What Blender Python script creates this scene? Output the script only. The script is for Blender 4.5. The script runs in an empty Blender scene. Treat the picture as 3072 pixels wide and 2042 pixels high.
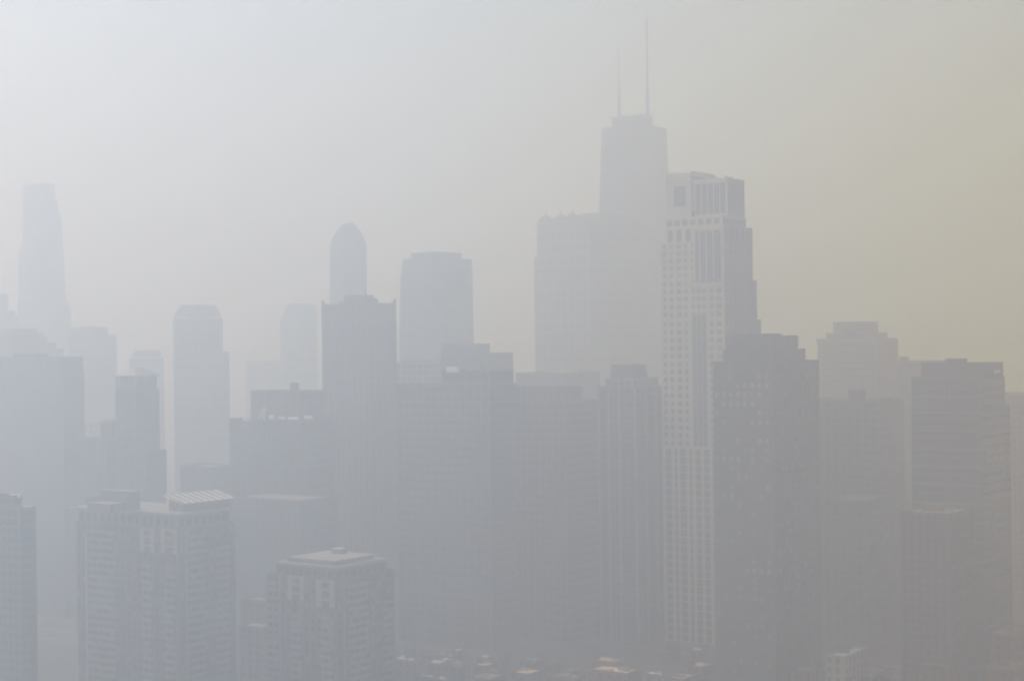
import bpy, math, random
from mathutils import Matrix, Vector
random.seed(7)
sc = bpy.context.scene
COL = sc.collection
R = math.radians

# ------------------------------------------------------------------ camera
W0, H0, F = 3072.0, 2042.0, 5000.0
CAMZ = 143.0
HORIZ = 1042.0
pitch = math.atan((HORIZ - H0 / 2) / F)
roll = R(-0.7)
camd = bpy.data.cameras.new("camera")
cam = bpy.data.objects.new("camera", camd)
COL.objects.link(cam)
ROT = Matrix.Rotation(R(90) + pitch, 4, 'X') @ Matrix.Rotation(roll, 4, 'Z')
cam.matrix_world = Matrix.Translation((0, 0, CAMZ)) @ ROT
camd.sensor_width = 36.0
camd.lens = F / W0 * 36.0
camd.clip_start = 1.0
camd.clip_end = 30000.0
sc.camera = cam
ROT3 = ROT.to_3x3()

def ray(px, py):
    """slopes x/y and z/y of the sight line through a photo pixel"""
    v = ROT3 @ Vector(((px - W0 / 2) / F, -(py - H0 / 2) / F, -1.0))
    return v.x / v.y, v.z / v.y

TH = R(35.0)            # the street grid is turned 35 degrees to the view
CT, ST = math.cos(TH), math.sin(TH)

# ------------------------------------------------------------------ materials
MATS = {}
def mat(name, rgb, rough=0.8, spec=0.3, var=0.12, scale=0.08, metal=0.0, streak=0.0):
    if name in MATS: return MATS[name]
    m = bpy.data.materials.new(name); m.use_nodes = True
    nt = m.node_tree; b = nt.nodes['Principled BSDF']
    b.inputs['Roughness'].default_value = rough
    b.inputs['Metallic'].default_value = metal
    b.inputs['Specular IOR Level'].default_value = spec
    tc = nt.nodes.new('ShaderNodeTexCoord')
    mp = nt.nodes.new('ShaderNodeMapping'); mp.inputs['Scale'].default_value = (1, 1, 0.25 if streak else 1)
    n = nt.nodes.new('ShaderNodeTexNoise'); n.inputs['Scale'].default_value = scale; n.inputs['Detail'].default_value = 5
    r = nt.nodes.new('ShaderNodeValToRGB')
    lo = tuple(c * (1 - var) for c in rgb) + (1,); hi = tuple(min(1, c * (1 + var)) for c in rgb) + (1,)
    r.color_ramp.elements[0].position = 0.3; r.color_ramp.elements[0].color = lo
    r.color_ramp.elements[1].position = 0.7; r.color_ramp.elements[1].color = hi
    nt.links.new(tc.outputs['Object'], mp.inputs['Vector']); nt.links.new(mp.outputs['Vector'], n.inputs['Vector'])
    nt.links.new(n.outputs['Fac'], r.inputs['Fac']); nt.links.new(r.outputs['Color'], b.inputs['Base Color'])
    MATS[name] = m
    return m
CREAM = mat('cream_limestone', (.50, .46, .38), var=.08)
STONE = mat('grey_stone', (.16, .16, .155), streak=1)
CONC = mat('concrete', (.10, .10, .10), streak=1)
SHADOWSTONE = mat('painted_shade_stone', (.13, .14, .15), streak=1)  # shade of the cream tower's right faces, painted in as darker bluish stone
PANE_A = mat('reflecting_glass', (.10, .12, .135), rough=.15, spec=.6)
PANE_B = mat('curtained_glass', (.19, .18, .165), rough=.3)
PANE_C = mat('tinted_glass', (.06, .075, .09), rough=.15, spec=.6)
WSTONE = mat('white_stone', (.31, .305, .29), streak=1)
DBLUE = mat('dark_blue_stone', (.042, .05, .056), rough=.5)
UMBER = mat('umber_brick', (.10, .075, .06), var=.25, scale=.5)
PALE = mat('pale_concrete', (.22, .215, .20), streak=1)
FRAME = mat('precast_panel', (.33, .30, .265))
TAN = mat('tan_concrete', (.12, .10, .085), streak=1)
DSTONE = mat('dark_granite', (.085, .088, .09), rough=.5)
BLACK = mat('black_anodised_metal', (.04, .042, .045), rough=.45)
GLASS = mat('window_glass', (.035, .05, .06), rough=.12, spec=.6, var=.3, scale=.15)
BGLASS = mat('blue_curtain_glass', (.05, .075, .10), rough=.15, spec=.6, var=.2)
BLIND = mat('window_blind', (.26, .26, .25))
ROOF = mat('roof_gravel', (.30, .28, .26), var=.2, scale=.3)
LROOF = mat('white_roof_membrane', (.80, .77, .72), var=.1, scale=.2)
MROOF = mat('weathered_roof', (.34, .32, .30), var=.25, scale=.25)
CANOPY = mat('canopy_membrane', (.72, .70, .68), var=.1, scale=.2)
TROOF = mat('tan_roof', (.84, .62, .48), var=.15, scale=.2)
BRICK = mat('red_brick', (.20, .085, .06), var=.25, scale=.5)
BROWN = mat('brown_brick', (.15, .10, .075), var=.25, scale=.5)
WHITE = mat('white_paint', (.8, .8, .78), var=.04)
STEEL = mat('painted_steel', (.30, .31, .32), rough=.5)
ASPH = mat('asphalt', (.045, .045, .047), var=.2, scale=.4)
GROUND = mat('city_ground', (.06, .056, .052), var=.35, scale=.03)
PAVE = mat('pavement_concrete', (.16, .155, .15), var=.15, scale=.5)
LINE = mat('road_paint', (.7, .7, .66), var=.1)

MIXG = (GLASS, GLASS, PANE_A, PANE_C, PANE_C, PANE_B)
# ------------------------------------------------------------------ mesh builder
class MB:
    def __init__(s):
        s.v = []; s.f = []; s.m = []; s.k = {}; s.mats = []
    def vi(s, p):
        k = (round(p[0], 3), round(p[1], 3), round(p[2], 3))
        i = s.k.get(k)
        if i is None:
            i = s.k[k] = len(s.v); s.v.append(k)
        return i
    def mi(s, m):
        if m not in s.mats: s.mats.append(m)
        return s.mats.index(m)
    def face(s, pts, m):
        idx = []
        for p in pts:
            i = s.vi(p)
            if i not in idx: idx.append(i)
        if len(idx) > 2:
            s.f.append(idx); s.m.append(s.mi(m))
    def box(s, x0, x1, y0, y1, z0, z1, m, top=None):
        a = [(x0, y0), (x1, y0), (x1, y1), (x0, y1)]
        for i in range(4):
            p, q = a[i], a[(i + 1) % 4]
            s.face([(*p, z0), (*q, z0), (*q, z1), (*p, z1)], m)
        s.face([(*p, z1) for p in a], top or m)
        s.face([(*p, z0) for p in reversed(a)], m)
    def loft(s, rings, m, cap=None):
        """rings: lists of (x,y,z), anticlockwise"""
        for A, B in zip(rings, rings[1:]):
            n = len(A)
            for i in range(n):
                j = (i + 1) % n
                s.face([A[i], A[j], B[j], B[i]], m)
        s.face(rings[-1], cap or m); s.face(list(reversed(rings[0])), m)
    def tube(s, p, q, r0, r1, m, n=8):
        p, q = Vector(p), Vector(q); d = (q - p).normalized()
        a = d.orthogonal().normalized(); b = d.cross(a)
        mk = lambda c, r: [tuple(c + (a * math.cos(2 * math.pi * i / n) + b * math.sin(2 * math.pi * i / n)) * r) for i in range(n)]
        s.loft([mk(p, r0), mk(q, r1)], m)
    def build(s, name, parent=None, label=None):
        me = bpy.data.meshes.new(name)
        me.from_pydata(s.v, [], s.f)
        for m in s.mats: me.materials.append(m)
        me.polygons.foreach_set('material_index', s.m)
        me.update()
        o = bpy.data.objects.new(name, me); COL.objects.link(o)
        if parent: o.parent = parent
        if label: o['label'] = label
        return o

def facade(mb, x0, x1, y0, y1, z0, z1, wall, glass, fh=4.0, bw=3.5, pf=.35, sf=.35, rec=.35, top=None, edge=.6, cap=1.2, open_front=False, wall_right=None, front_bays=None):
    """a closed box whose four sides are walls with recessed windows; returns the front openings"""
    out = []
    H = z1 - z0 - cap
    nf = max(1, round(H / fh)); fz = H / nf
    zs = [z0]; wz = []
    for k in range(nf):
        b = z0 + k * fz
        zs += [b + fz * sf, b + fz] ; wz.append(False); wz.append(True)
    zs.append(z1); wz.append(False)
    sides = [((x0, y0), (x1, y0)), ((x1, y0), (x1, y1)), ((x1, y1), (x0, y1)), ((x0, y1), (x0, y0))]
    wall_main = wall
    for si, (a, b) in enumerate(sides):
        wall = wall_right if (wall_right and si == 1) else wall_main
        L = math.hypot(b[0] - a[0], b[1] - a[1])
        if L < 2 * edge + .5:
            continue_edge = L * .2
        else: continue_edge = edge
        ux, uy = (b[0] - a[0]) / L, (b[1] - a[1]) / L
        nx, ny = -uy, ux                      # inward
        Li = L - 2 * continue_edge
        nb = max(1, round(Li / bw)); bx = Li / nb
        us = [0, continue_edge]; wu = [False]
        for k in range(nb):
            s = continue_edge + k * bx
            us += [s + bx * (1 - pf), s + bx]; wu += [True, False]
        us.append(L); wu.append(False)
        if si == 0 and front_bays:
            us = [0]; wu = []
            for f0, f1 in front_bays: us += [f0 * L, f1 * L]; wu += [False, True]
            us.append(L); wu.append(False)
        P = lambda u, z, d=0: (a[0] + ux * u + nx * d, a[1] + uy * u + ny * d, z)
        for i in range(len(us) - 1):
            if us[i + 1] - us[i] < 1e-3: continue
            for j in range(len(zs) - 1):
                u0, u1, v0, v1 = us[i], us[i + 1], zs[j], zs[j + 1]
                if v1 - v0 < 1e-3: continue
                if wu[i] and wz[j]:
                    o = [P(u0, v0), P(u1, v0), P(u1, v1), P(u0, v1)]
                    q = [P(u0, v0, rec), P(u1, v0, rec), P(u1, v1, rec), P(u0, v1, rec)]
                    for e in range(4):
                        g = (e + 1) % 4
                        mb.face([o[e], o[g], q[g], q[e]], wall)
                    if si == 0 and open_front: out.append((a[0] + u0, a[0] + u1, v0, v1))
                    else: mb.face(q, random.choice(glass) if isinstance(glass, tuple) else glass)
                else:
                    mb.face([P(u0, v0), P(u1, v0), P(u1, v1), P(u0, v1)], wall)
    # parapet and roof
    wall = wall_main
    t = min(.5, (x1 - x0) * .1, (y1 - y0) * .1)
    A = [(x0, y0), (x1, y0), (x1, y1), (x0, y1)]
    B = [(x0 + t, y0 + t), (x1 - t, y0 + t), (x1 - t, y1 - t), (x0 + t, y1 - t)]
    dz = min(.9, cap * .7)
    for i in range(4):
        j = (i + 1) % 4
        mb.face([(*A[i], z1), (*A[j], z1), (*B[j], z1), (*B[i], z1)], wall)
        mb.face([(*B[i], z1), (*B[j], z1), (*B[j], z1 - dz), (*B[i], z1 - dz)], wall)
    mb.face([(*p, z1 - dz) for p in B], top or ROOF)
    mb.face([(*p, z0) for p in reversed(A)], wall)
    return out

# ------------------------------------------------------------------ things
def tag(o, label, cat, group=None, kind=None):
    if kind: o['kind'] = kind
    if label: o['label'] = label
    if cat: o['category'] = cat
    if group: o['group'] = group
    return o

class Tower:
    """a building whose tiers are fixed by the sight lines of its edges, standing at distance D"""
    def __init__(s, name, label, cat, D, l, c, r, y, group=None, turn=None):
        if D > 900: D = 900 + (D - 900) * .7
        s.D = D
        th = TH if turn is None else R(turn)
        s.ct, s.st = math.cos(th), math.sin(th)
        g = s.rect(l, c, r, y, raw=True)
        P0, w, d, z = g
        s.o = P0 + w / 2 * Vector((-s.ct, s.st)) + d / 2 * Vector((s.st, s.ct))
        s.root = bpy.data.objects.new(name, None); COL.objects.link(s.root)
        s.root.location = (s.o.x, s.o.y, 0); s.root.rotation_euler = (0, 0, -th)
        s.root.empty_display_size = 5
        tag(s.root, label, cat, group)
        s.base = s.loc(g)
        s.z = 0.0
    def rect(s, l, c, r, y, dD=0, raw=False):
        D = s.D + dD
        a, _ = ray(l, y); b, _ = ray(r, y); q, e = ray(c, y)
        P0 = Vector((q * D, D))
        w = (P0.x - a * D) / (s.ct + a * s.st)
        d = (b * D - P0.x) / (s.st - b * s.ct)
        g = (P0, w, d, CAMZ + e * D)
        return g if raw else s.loc(g)
    def loc(s, g):
        P0, w, d, z = g
        v = P0 - s.o
        x1 = v.x * s.ct - v.y * s.st; y0 = v.x * s.st + v.y * s.ct
        return [x1 - w, x1, y0, y0 + d, z]
    def zof(s, c, y, dD=0):
        return CAMZ + ray(c, y)[1] * (s.D + dD)
    def tier(s, name, l, c, r, y, wall, glass=None, dD=0, z0=None, label=None, **kw):
        x0, x1, y0, y1, z = s.rect(l, c, r, y, dD)
        mb = MB()
        zz = s.z if z0 is None else z0
        if glass is None: mb.box(x0, x1, y0, y1, zz, z, wall, kw.get('top'))
        else: facade(mb, x0, x1, y0, y1, zz, z, wall, glass, **kw)
        o = mb.build(name, s.root, label)
        s.z = z; s.last = (x0, x1, y0, y1, zz, z)
        return o
    def loft(s, name, rings, wall, ch=0, cap=None, z0=None, nseg=1, label=None, dD=0):
        """rings: (l,c,r,y[,dD]) bottom to top; ch = corner cut as a share of the short side"""
        mb = MB(); R_ = []
        for k, rg in enumerate(rings):
            x0, x1, y0, y1, z = s.rect(*rg[:4], rg[4] if len(rg) > 4 else dD)
            if k == 0 and z0 is not None: z = z0
            if ch == 0: ring = [(x0, y0, z), (x1, y0, z), (x1, y1, z), (x0, y1, z)]
            else:
                q = ch * min(x1 - x0, y1 - y0); ring = []
                for (cx, cy, a0) in ((x0 + q, y0 + q, 180), (x1 - q, y0 + q, 270), (x1 - q, y1 - q, 0), (x0 + q, y1 - q, 90)):
                    for i in range(nseg + 1):
                        a = R(a0 + 90 * i / nseg)
                        ring.append((cx + q * math.cos(a), cy + q * math.sin(a), z))
            if ch:                 # keep the silhouette as wide as the uncut plan
                X = [p[0] * s.ct + p[1] * s.st for p in ring]
                k_ = ((x1 - x0) * s.ct + (y1 - y0) * s.st) / (max(X) - min(X))
                mx_, my_ = (x0 + x1) / 2, (y0 + y1) / 2
                ring = [(mx_ + (p[0] - mx_) * k_, my_ + (p[1] - my_) * k_, p[2]) for p in ring]
            R_.append(ring)
        mb.loft(R_, wall, cap or ROOF)
        o = mb.build(name, s.root, label)
        s.z = R_[-1][0][2]; s.ring = R_[-1]
        return o
    def part(s, name, mb, label=None):
        return mb.build(name, s.root, label)
    def roofbox(s, name, fx, fy, w, d, h, m=STEEL, z=None, top=None):
        x0, x1, y0, y1, _, zt = s.last
        cx, cy = x0 + (x1 - x0) * fx, y0 + (y1 - y0) * fy
        mb = MB(); zz = (zt - .9) if z is None else z
        mb.box(cx - w / 2, cx + w / 2, cy - d / 2, cy + d / 2, zz, zz + h, m, top)
        return mb.build(name, s.root)

def skin(name, base, line, fz, bx, lz=.3, lx=.25, rough=.3):
    """curtain wall of a far tower: floor and mullion lines in the thing's own coordinates"""
    m = bpy.data.materials.new(name); m.use_nodes = True
    nt = m.node_tree; b = nt.nodes['Principled BSDF']; L = nt.links
    b.inputs['Roughness'].default_value = rough
    tc = nt.nodes.new('ShaderNodeTexCoord'); sx = nt.nodes.new('ShaderNodeSeparateXYZ')
    L.new(tc.outputs['Object'], sx.inputs[0])
    def mth(op, a, bb):
        n = nt.nodes.new('ShaderNodeMath'); n.operation = op
        for i, v in enumerate((a, bb)):
            if isinstance(v, (int, float)): n.inputs[i].default_value = v
            else: L.new(v, n.inputs[i])
        return n.outputs[0]
    fzn = mth('LESS_THAN', mth('FRACT', mth('DIVIDE', sx.outputs[2], fz), 0), lz)
    sumxy = mth('ADD', sx.outputs[0], sx.outputs[1])
    fxn = mth('LESS_THAN', mth('FRACT', mth('ADD', mth('DIVIDE', sumxy, bx), 100), 0), lx)
    mx = nt.nodes.new('ShaderNodeMix'); mx.data_type = 'RGBA'
    L.new(mth('MAXIMUM', fzn, fxn), mx.inputs[0])
    mx.inputs[6].default_value = (*base, 1); mx.inputs[7].default_value = (*line, 1)
    L.new(mx.outputs[2], b.inputs['Base Color'])
    return m
SK_GLASS = skin('silver_curtain_wall', (.05, .07, .09), (.10, .12, .14), 4, 3, .22, .12)
SK_STONE = skin('stone_curtain_wall', (.07, .08, .09), (.14, .14, .14), 4, 4, .4, .45, .6)
SK_DARK = skin('dark_curtain_wall', (.025, .03, .035), (.06, .065, .07), 4, 4, .3, .3, .4)

exec_order = []
# ================================================================== FAR TOWERS
t = Tower('glass_skyscraper', 'very tall pale blue glass skyscraper with stepped right side at far left', 'skyscraper', 1800, 52, 150, 244, 978)
t.loft('lower_tier', [(52, 150, 244, 978), (52, 150, 210, 905)], SK_GLASS, .2, z0=0, nseg=3)
t.loft('middle_tier', [(54, 145, 200, 905), (55, 140, 193, 742)], SK_GLASS, .25, nseg=3)
t.loft('upper_tier', [(65, 142, 190, 742), (66, 140, 184, 634)], SK_GLASS, .25, nseg=3)
t.loft('upper_step', [(66, 135, 176, 634), (67, 135, 174, 598)], SK_GLASS, .25, nseg=3)
t.loft('top_tier', [(67, 128, 167, 598), (67, 128, 166, 551)], SK_GLASS, .25, nseg=3)
t.loft('crown', [(84, 125, 158, 551, 4), (84, 125, 158, 548, 4)], STEEL, .25)

t = Tower('office_tower', 'dim grey tower cut off by the left picture edge, left of the tallest glass skyscraper', 'office tower', 1650, -90, -30, 58, 946)
t.tier('lower_tier', -90, -30, 56, 946, CONC, GLASS, fh=8, bw=7)
t.tier('middle_tier', -80, -30, 46, 930, CONC, GLASS, fh=8, bw=7, dD=3)
t.tier('top_tier', -70, -30, 24, 880, CONC, GLASS, fh=8, bw=7, dD=6)

t = Tower('stepped_tower', 'blue grey tower stepping down to the right behind the broad slab at left', 'office tower', 1250, -60, 40, 192, 1045)
t.tier('lower_tier', -60, 40, 192, 1045, DSTONE, BGLASS, fh=8, bw=6)
t.tier('lower_step', -50, 40, 168, 1028, DSTONE, BGLASS, fh=8, bw=6, dD=3)
t.tier('middle_step', -40, 40, 143, 1009, DSTONE, BGLASS, fh=8, bw=6, dD=6)
t.tier('upper_step', -30, 40, 128, 997, DSTONE, BGLASS, fh=8, bw=6, dD=9)
t.tier('crown', 8, 50, 112, 986, DSTONE, BGLASS, fh=8, bw=6, dD=12)

t = Tower('office_tower', 'pale tower with one right shoulder, standing just right of the tallest glass skyscraper', 'office tower', 1500, 205, 290, 350, 1003)
t.tier('lower_tier', 205, 290, 350, 1003, CONC, GLASS, fh=8, bw=6)
t.tier('upper_tier', 213, 280, 323, 981, CONC, GLASS, fh=8, bw=6, dD=6)
t.roofbox('penthouse', .5, .5, 12, 10, 2, CONC)

t = Tower('apartment_tower', 'small faint tower with sloping shoulders, left of the round-shouldered grey tower', 'apartment tower', 1600, 388, 440, 492, 1072)
t.tier('lower_tier', 388, 440, 492, 1072, CONC, GLASS, fh=8, bw=6)
t.loft('crown', [(393, 440, 488, 1070, 4), (398, 440, 484, 1058, 4), (410, 440, 478, 1049, 4)], SK_STONE)

t = Tower('office_tower', 'grey tower with cut off top corners and a lower right shoulder, left of centre', 'office tower', 1400, 520, 600, 688, 1055)
t.tier('lower_tier', 520, 600, 688, 1055, CONC, GLASS, fh=8, bw=6)
t.tier('shaft', 519, 600, 668, 952, CONC, GLASS, fh=8, bw=6, dD=3)
t.loft('crown', [(521, 598, 666, 950, 4), (524, 598, 660, 936, 4), (538, 595, 650, 922, 6), (540, 595, 648, 913, 6)], SK_STONE)

t = Tower('residential_tower', 'faint pale tower with a slanted left shoulder, left of the dark twin-horned tower', 'apartment tower', 1850, 840, 893, 952, 958)
t.tier('shaft', 840, 893, 952, 958, PALE, GLASS, fh=8, bw=6)
t.loft('crown', [(841, 893, 951, 957, 2), (858, 893, 948, 925, 2), (860, 893, 947, 911, 2)], SK_STONE)

t = Tower('office_block', 'very faint low block far off, between the round-shouldered tower and the dark twin-horned tower', 'office block', 2100, 738, 800, 870, 1082)
t.tier('wall', 738, 800, 870, 1082, CONC, GLASS, fh=8, bw=8)

t = Tower('pointed_dome_tower', 'rocket-shaped tower with a pointed dome, rising behind the dark twin-horned tower', 'skyscraper', 1450, 985, 1050, 1104, 800)
t.loft('shaft', [(984, 1050, 1105, 900), (985, 1050, 1101, 740)], SK_GLASS, .3, z0=0)
t.loft('dome', [(985, 1049, 1101, 740), (989, 1049, 1099, 724), (996, 1048, 1093, 708), (1007, 1047, 1083, 692), (1018, 1046, 1072, 679), (1028, 1046, 1063, 671), (1034, 1046, 1057, 668)], SK_GLASS, .3)

t = Tower('tapered_tower', 'broad blue grey tower tapering slightly to a flat stepped top, right of the pointed dome', 'office tower', 1250, 1195, 1315, 1422, 1010)
t.loft('shaft', [(1193, 1315, 1424, 1200), (1195, 1315, 1421, 1000), (1200, 1312, 1418, 840), (1207, 1312, 1416, 772)], SK_GLASS, .12, z0=0)
t.loft('crown', [(1232, 1312, 1386, 772, 6), (1233, 1312, 1385, 755, 6)], SK_DARK, .12)

# the wide stone tower with lanterns, and the antenna tower
t = Tower('lantern_tower', 'wide pale stone tower with small pointed corner lanterns, left of the antenna tower', 'skyscraper', 1330, 1602, 1770, 1995, 762)
t.tier('lower_tier', 1602, 1770, 1995, 762, WSTONE, PANE_B, fh=8, bw=6)
t.tier('upper_tier', 1610, 1770, 1990, 657, WSTONE, PANE_B, fh=8, bw=6, dD=0)
t.tier('attic', 1735, 1800, 1990, 637, WSTONE, PANE_B, dD=14, fh=8, bw=6)
x0, x1, y0, y1, z = t.rect(1610, 1770, 1990, 657)
for px in (1628, 1672, 1709):
    fx = (px - 1610) / (1770 - 1610)
    cx = x0 + (x1 - x0) * fx; mb = MB()
    k = 4.2
    ring = lambda q, zz: [(cx - q, y0 + k + .5 - q, zz), (cx + q, y0 + k + .5 - q, zz), (cx + q, y0 + k + .5 + q, zz), (cx - q, y0 + k + .5 + q, zz)]
    mb.loft([ring(k, z - 1), ring(k, z + 1.5), ring(k * .75, z + 3.2), ring(k * .4, z + 4.6), ring(.35, z + 5.6), ring(.2, z + 9.5)], SK_STONE, STEEL)
    t.part('lantern', mb)

t = Tower('antenna_tower', 'tall dark tapering skyscraper carrying two tall antenna masts', 'skyscraper', 1470, 1796, 1935, 2012, 640)
t.loft('shaft', [(1768, 1940, 2042, 1250), (1796, 1936, 2011, 640), (1806, 1934, 1999, 372)], SK_DARK, 0, z0=0, cap=BLACK)
zt = t.z
t.loft('penthouse', [(1835, 1925, 1959, 372, 8), (1837, 1925, 1957, 347, 8)], SK_DARK, 0, z0=zt - 1, cap=BLACK)
zp = t.z
mb = MB(); x0, x1, y0, y1, z = t.rect(1830, 1925, 1957, 347, 7.0)
mb.box(x0 - 1, x1 + 1, y0 - 1, y1 + 1, zp + .05, zp + .9, STEEL); t.part('roof_deck', mb)
for px, pts in ((1858, [(345, 5.2), (315, 4.4), (272, 3.6), (270, 2.4), (200, 2.0), (145, 1.5), (143, .8), (92, .5)]),
                (1943, [(340, 6.6), (272, 5.4), (270, 4.2), (180, 3.6), (120, 3.6), (118, 5.0), (62, 4.6), (60, 1.0), (-12, .6)])):
    D = t.D + 22
    a, e = ray(px, pts[0][0]); P = Vector((a * D, D)) - t.o
    lx, ly = P.x * t.ct - P.y * t.st, P.x * t.st + P.y * t.ct
    mb = MB(); rings = []
    for yy, wpx in pts:
        # px width scale
        zz = CAMZ + ray(px, yy)[1] * D; r = wpx * .23
        if yy == pts[0][0]: zz = zp + .9
        rings.append([(lx + r * math.cos(2 * math.pi * i / 8), ly + r * math.sin(2 * math.pi * i / 8), zz) for i in range(8)])
    mb.loft(rings, BLACK)
    for q in range(6):
        zz = rings[0][0][2] + (rings[3][0][2] - rings[0][0][2]) * (q + .5) / 6
        r = pts[0][1] * .16
        mb.box(lx - r - .5, lx + r + .5, ly - r - .5, ly + r + .5, zz, zz + .8, STEEL)
    t.part('antenna', mb, 'taller antenna mast' if px > 1900 else 'shorter antenna mast')

# ================================================================== MIDDLE DISTANCE
t = Tower('glass_slab', 'broad blue grey glass slab filling the left edge of the skyline', 'office tower', 900, -120, 190, 249, 1070)
t.tier('wall', -120, 190, 252, 1112, BLACK, BGLASS, fh=4, bw=3, pf=.12, sf=.2, rec=.15)
t.tier('crown', -120, 190, 249, 1070, BLACK, BLACK, fh=12, bw=9, pf=.1, sf=.1, rec=.3)
t.roofbox('penthouse', .6, .5, 20, 8, 3, BLACK)

t = Tower('office_block', 'squarish dark block with a raised right part, between the glass slab and the peaked-roof tower', 'office block', 850, 235, 320, 372, 1315)
t.tier('wall', 235, 320, 372, 1315, DSTONE, GLASS, fh=4, bw=3.5, sf=.3, pf=.2)
t.tier('upper_block', 300, 335, 368, 1268, DSTONE, GLASS, fh=4, bw=3.5, dD=4, sf=.3, pf=.2)
mb = MB(); x0, x1, y0, y1, z = t.rect(298, 335, 370, 1266, 3.6); mb.box(x0, x1, y0, y1, z + .05, z + .9, PALE); t.part('roof_ledge', mb)

t = Tower('terrace_block', 'beige flat block seen low between the glass slab and the peaked-roof tower', 'apartment block', 1150, 190, 300, 366, 1266)
t.tier('wall', 190, 300, 366, 1266, PALE, GLASS, fh=4, bw=5, top=LROOF)

t = Tower('peaked_roof_tower', 'slender tower with an open peaked roof and columned loggia, right of the glass slab', 'apartment tower', 820, 346, 408, 476, 1166)
t.tier('lower_wing', 352, 440, 499, 1352, CONC, BGLASS, fh=3.6, bw=4, pf=.15, sf=.3)
t.tier('shaft', 346, 406, 478, 1166, CONC, BGLASS, fh=3.6, bw=3.2, pf=.15, sf=.28, dD=2)
x0, x1, y0, y1, z = t.rect(346, 408, 478, 1166, 2); zl = t.zof(408, 1130, 2)
mb = MB(); mb.box(x0 + .8, x1 - .8, y0 + 1, y1 - .8, z - .5, zl, BGLASS); t.part('loggia', mb)
for k in range(7):
    mb = MB(); cx = x0 + .5 + (x1 - x0 - 1) * k / 6; mb.box(cx - .35, cx + .35, y0 + .1, y0 + .8, z, zl, PALE); t.part('column', mb)
mb = MB(); zr = t.zof(390, 1102, 2); ze = zl + .6
mb.box(x0 - .5, x1 + .5, y0 - .5, y1 + .5, zl + .02, ze, PALE)
xm = (x0 + x1) / 2
mb.face([(x0 - .5, y0 - .5, ze), (x1 + .5, y0 - .5, ze), (xm, (y0+y1)/2 - 2, zr)], STEEL)
mb.face([(x1 + .5, y0 - .5, ze), (x1 + .5, y1 + .5, ze), (xm, (y0+y1)/2 + 2, zr), (xm, (y0+y1)/2 - 2, zr)], ROOF)
mb.face([(x1 + .5, y1 + .5, ze), (x0 - .5, y1 + .5, ze), (xm, (y0+y1)/2 + 2, zr)], STEEL)
mb.face([(x0 - .5, y1 + .5, ze), (x0 - .5, y0 - .5, ze), (xm, (y0+y1)/2 - 2, zr), (xm, (y0+y1)/2 + 2, zr)], ROOF)
t.part('roof', mb)

t = Tower('horned_tower', 'tall dark granite tower with two corner horns and a raised middle, left of centre', 'office tower', 900, 963, 1128, 1188, 906)
t.tier('wall', 965, 1128, 1190, 960, DSTONE, BGLASS, fh=4, bw=4.2, pf=.35, sf=.12, rec=.6)
t.tier('attic', 964, 1128, 1188, 908, DSTONE, BLACK, fh=11, bw=4.2, pf=.7, sf=.5, rec=.3)
x0, x1, y0, y1, _, z = t.last
A = t.rect(1032, 1098, 1122, 884, 6)
mb = MB(); mb.box(A[0], A[1], A[2], A[3], z - 1.5, A[4], DSTONE, ROOF); t.part('penthouse', mb)
for cx, sgn, zz in ((x0 + .01, 1, t.zof(963, 892, 20)), (x1 - .01, -1, t.zof(1128, 893))):
    for cy, sg in ((y0 + .01, 1), (y1 - .01, -1)):
        mb = MB()
        q = [(cx, cy), (cx + sgn * 2.8, cy), (cx + sgn * 2.8, cy + sg * 1), (cx, cy + sg * 2.8)]
        if sgn * sg < 0: q.reverse()
        hgt = 2.5
        top = [(cx, cy), (cx + sgn * .9, cy), (cx + sgn * .9, cy + sg * .4), (cx, cy + sg * .9)]
        if sgn * sg < 0: top.reverse()
        mb.loft([[(*p, z - .3) for p in q], [(*p, z + hgt) for p in top]], DSTONE)
        t.part('corner_horn', mb)
mb = MB(); mb.tube((A[1] - 1, A[2] + 1, A[4]), (A[1] - 1, A[2] + 1, A[4] + 2.2), .5, .3, STEEL); t.part('vent', mb)

t = Tower('flat_roofed_block', 'long flat-roofed block with a white satellite dish on its roof, left of the horned tower', 'office block', 840, 688, 900, 985, 1258)
t.tier('wall', 688, 900, 1005, 1258, CONC, BGLASS, fh=4, bw=3.6, pf=.2, sf=.4, top=LROOF)
zr = t.z
t.tier('penthouse', 752, 900, 975, 1172, DSTONE, BLACK, dD=16, z0=zr - 1, fh=6, bw=6, pf=.5, sf=.4, rec=.2)
x0, x1, y0, y1, _, zz = t.last
mb = MB(); bx = t.rect(870, 885, 897, 1148, 18); mb.box(bx[0], bx[1], bx[2], bx[3], zz - 1.5, bx[4], DSTONE); t.part('stair_head', mb)
a, e = ray(792, 1238); D = 853; P = Vector((a * D, D)) - t.o; lx, ly = P.x * t.ct - P.y * t.st, P.x * t.st + P.y * t.ct
d_root = bpy.data.objects.new('satellite_dish', None); COL.objects.link(d_root)
Mw = Matrix.Translation((t.o.x, t.o.y, 0)) @ Matrix.Rotation(-TH, 4, 'Z')
d_root.location = Mw @ Vector((lx, ly, zr - .9)); d_root.rotation_euler = (0, 0, 0)
tag(d_root, 'white satellite dish tilted on the roof of the flat-roofed block beside the horned tower', 'satellite dish')
mb = MB(); rings = []
for r_, h_ in ((.1, 0), (1.3, .2), (2.6, .7), (3.6, 1.4)):
    rings.append([(r_ * math.cos(i * math.pi / 8), r_ * math.sin(i * math.pi / 8), h_) for i in range(16)])
for A_, B_ in zip(rings, rings[1:]):
    for i in range(16): mb.face([A_[i], A_[(i + 1) % 16], B_[(i + 1) % 16], B_[i]], WHITE)
mb.face(rings[0], WHITE)
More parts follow.
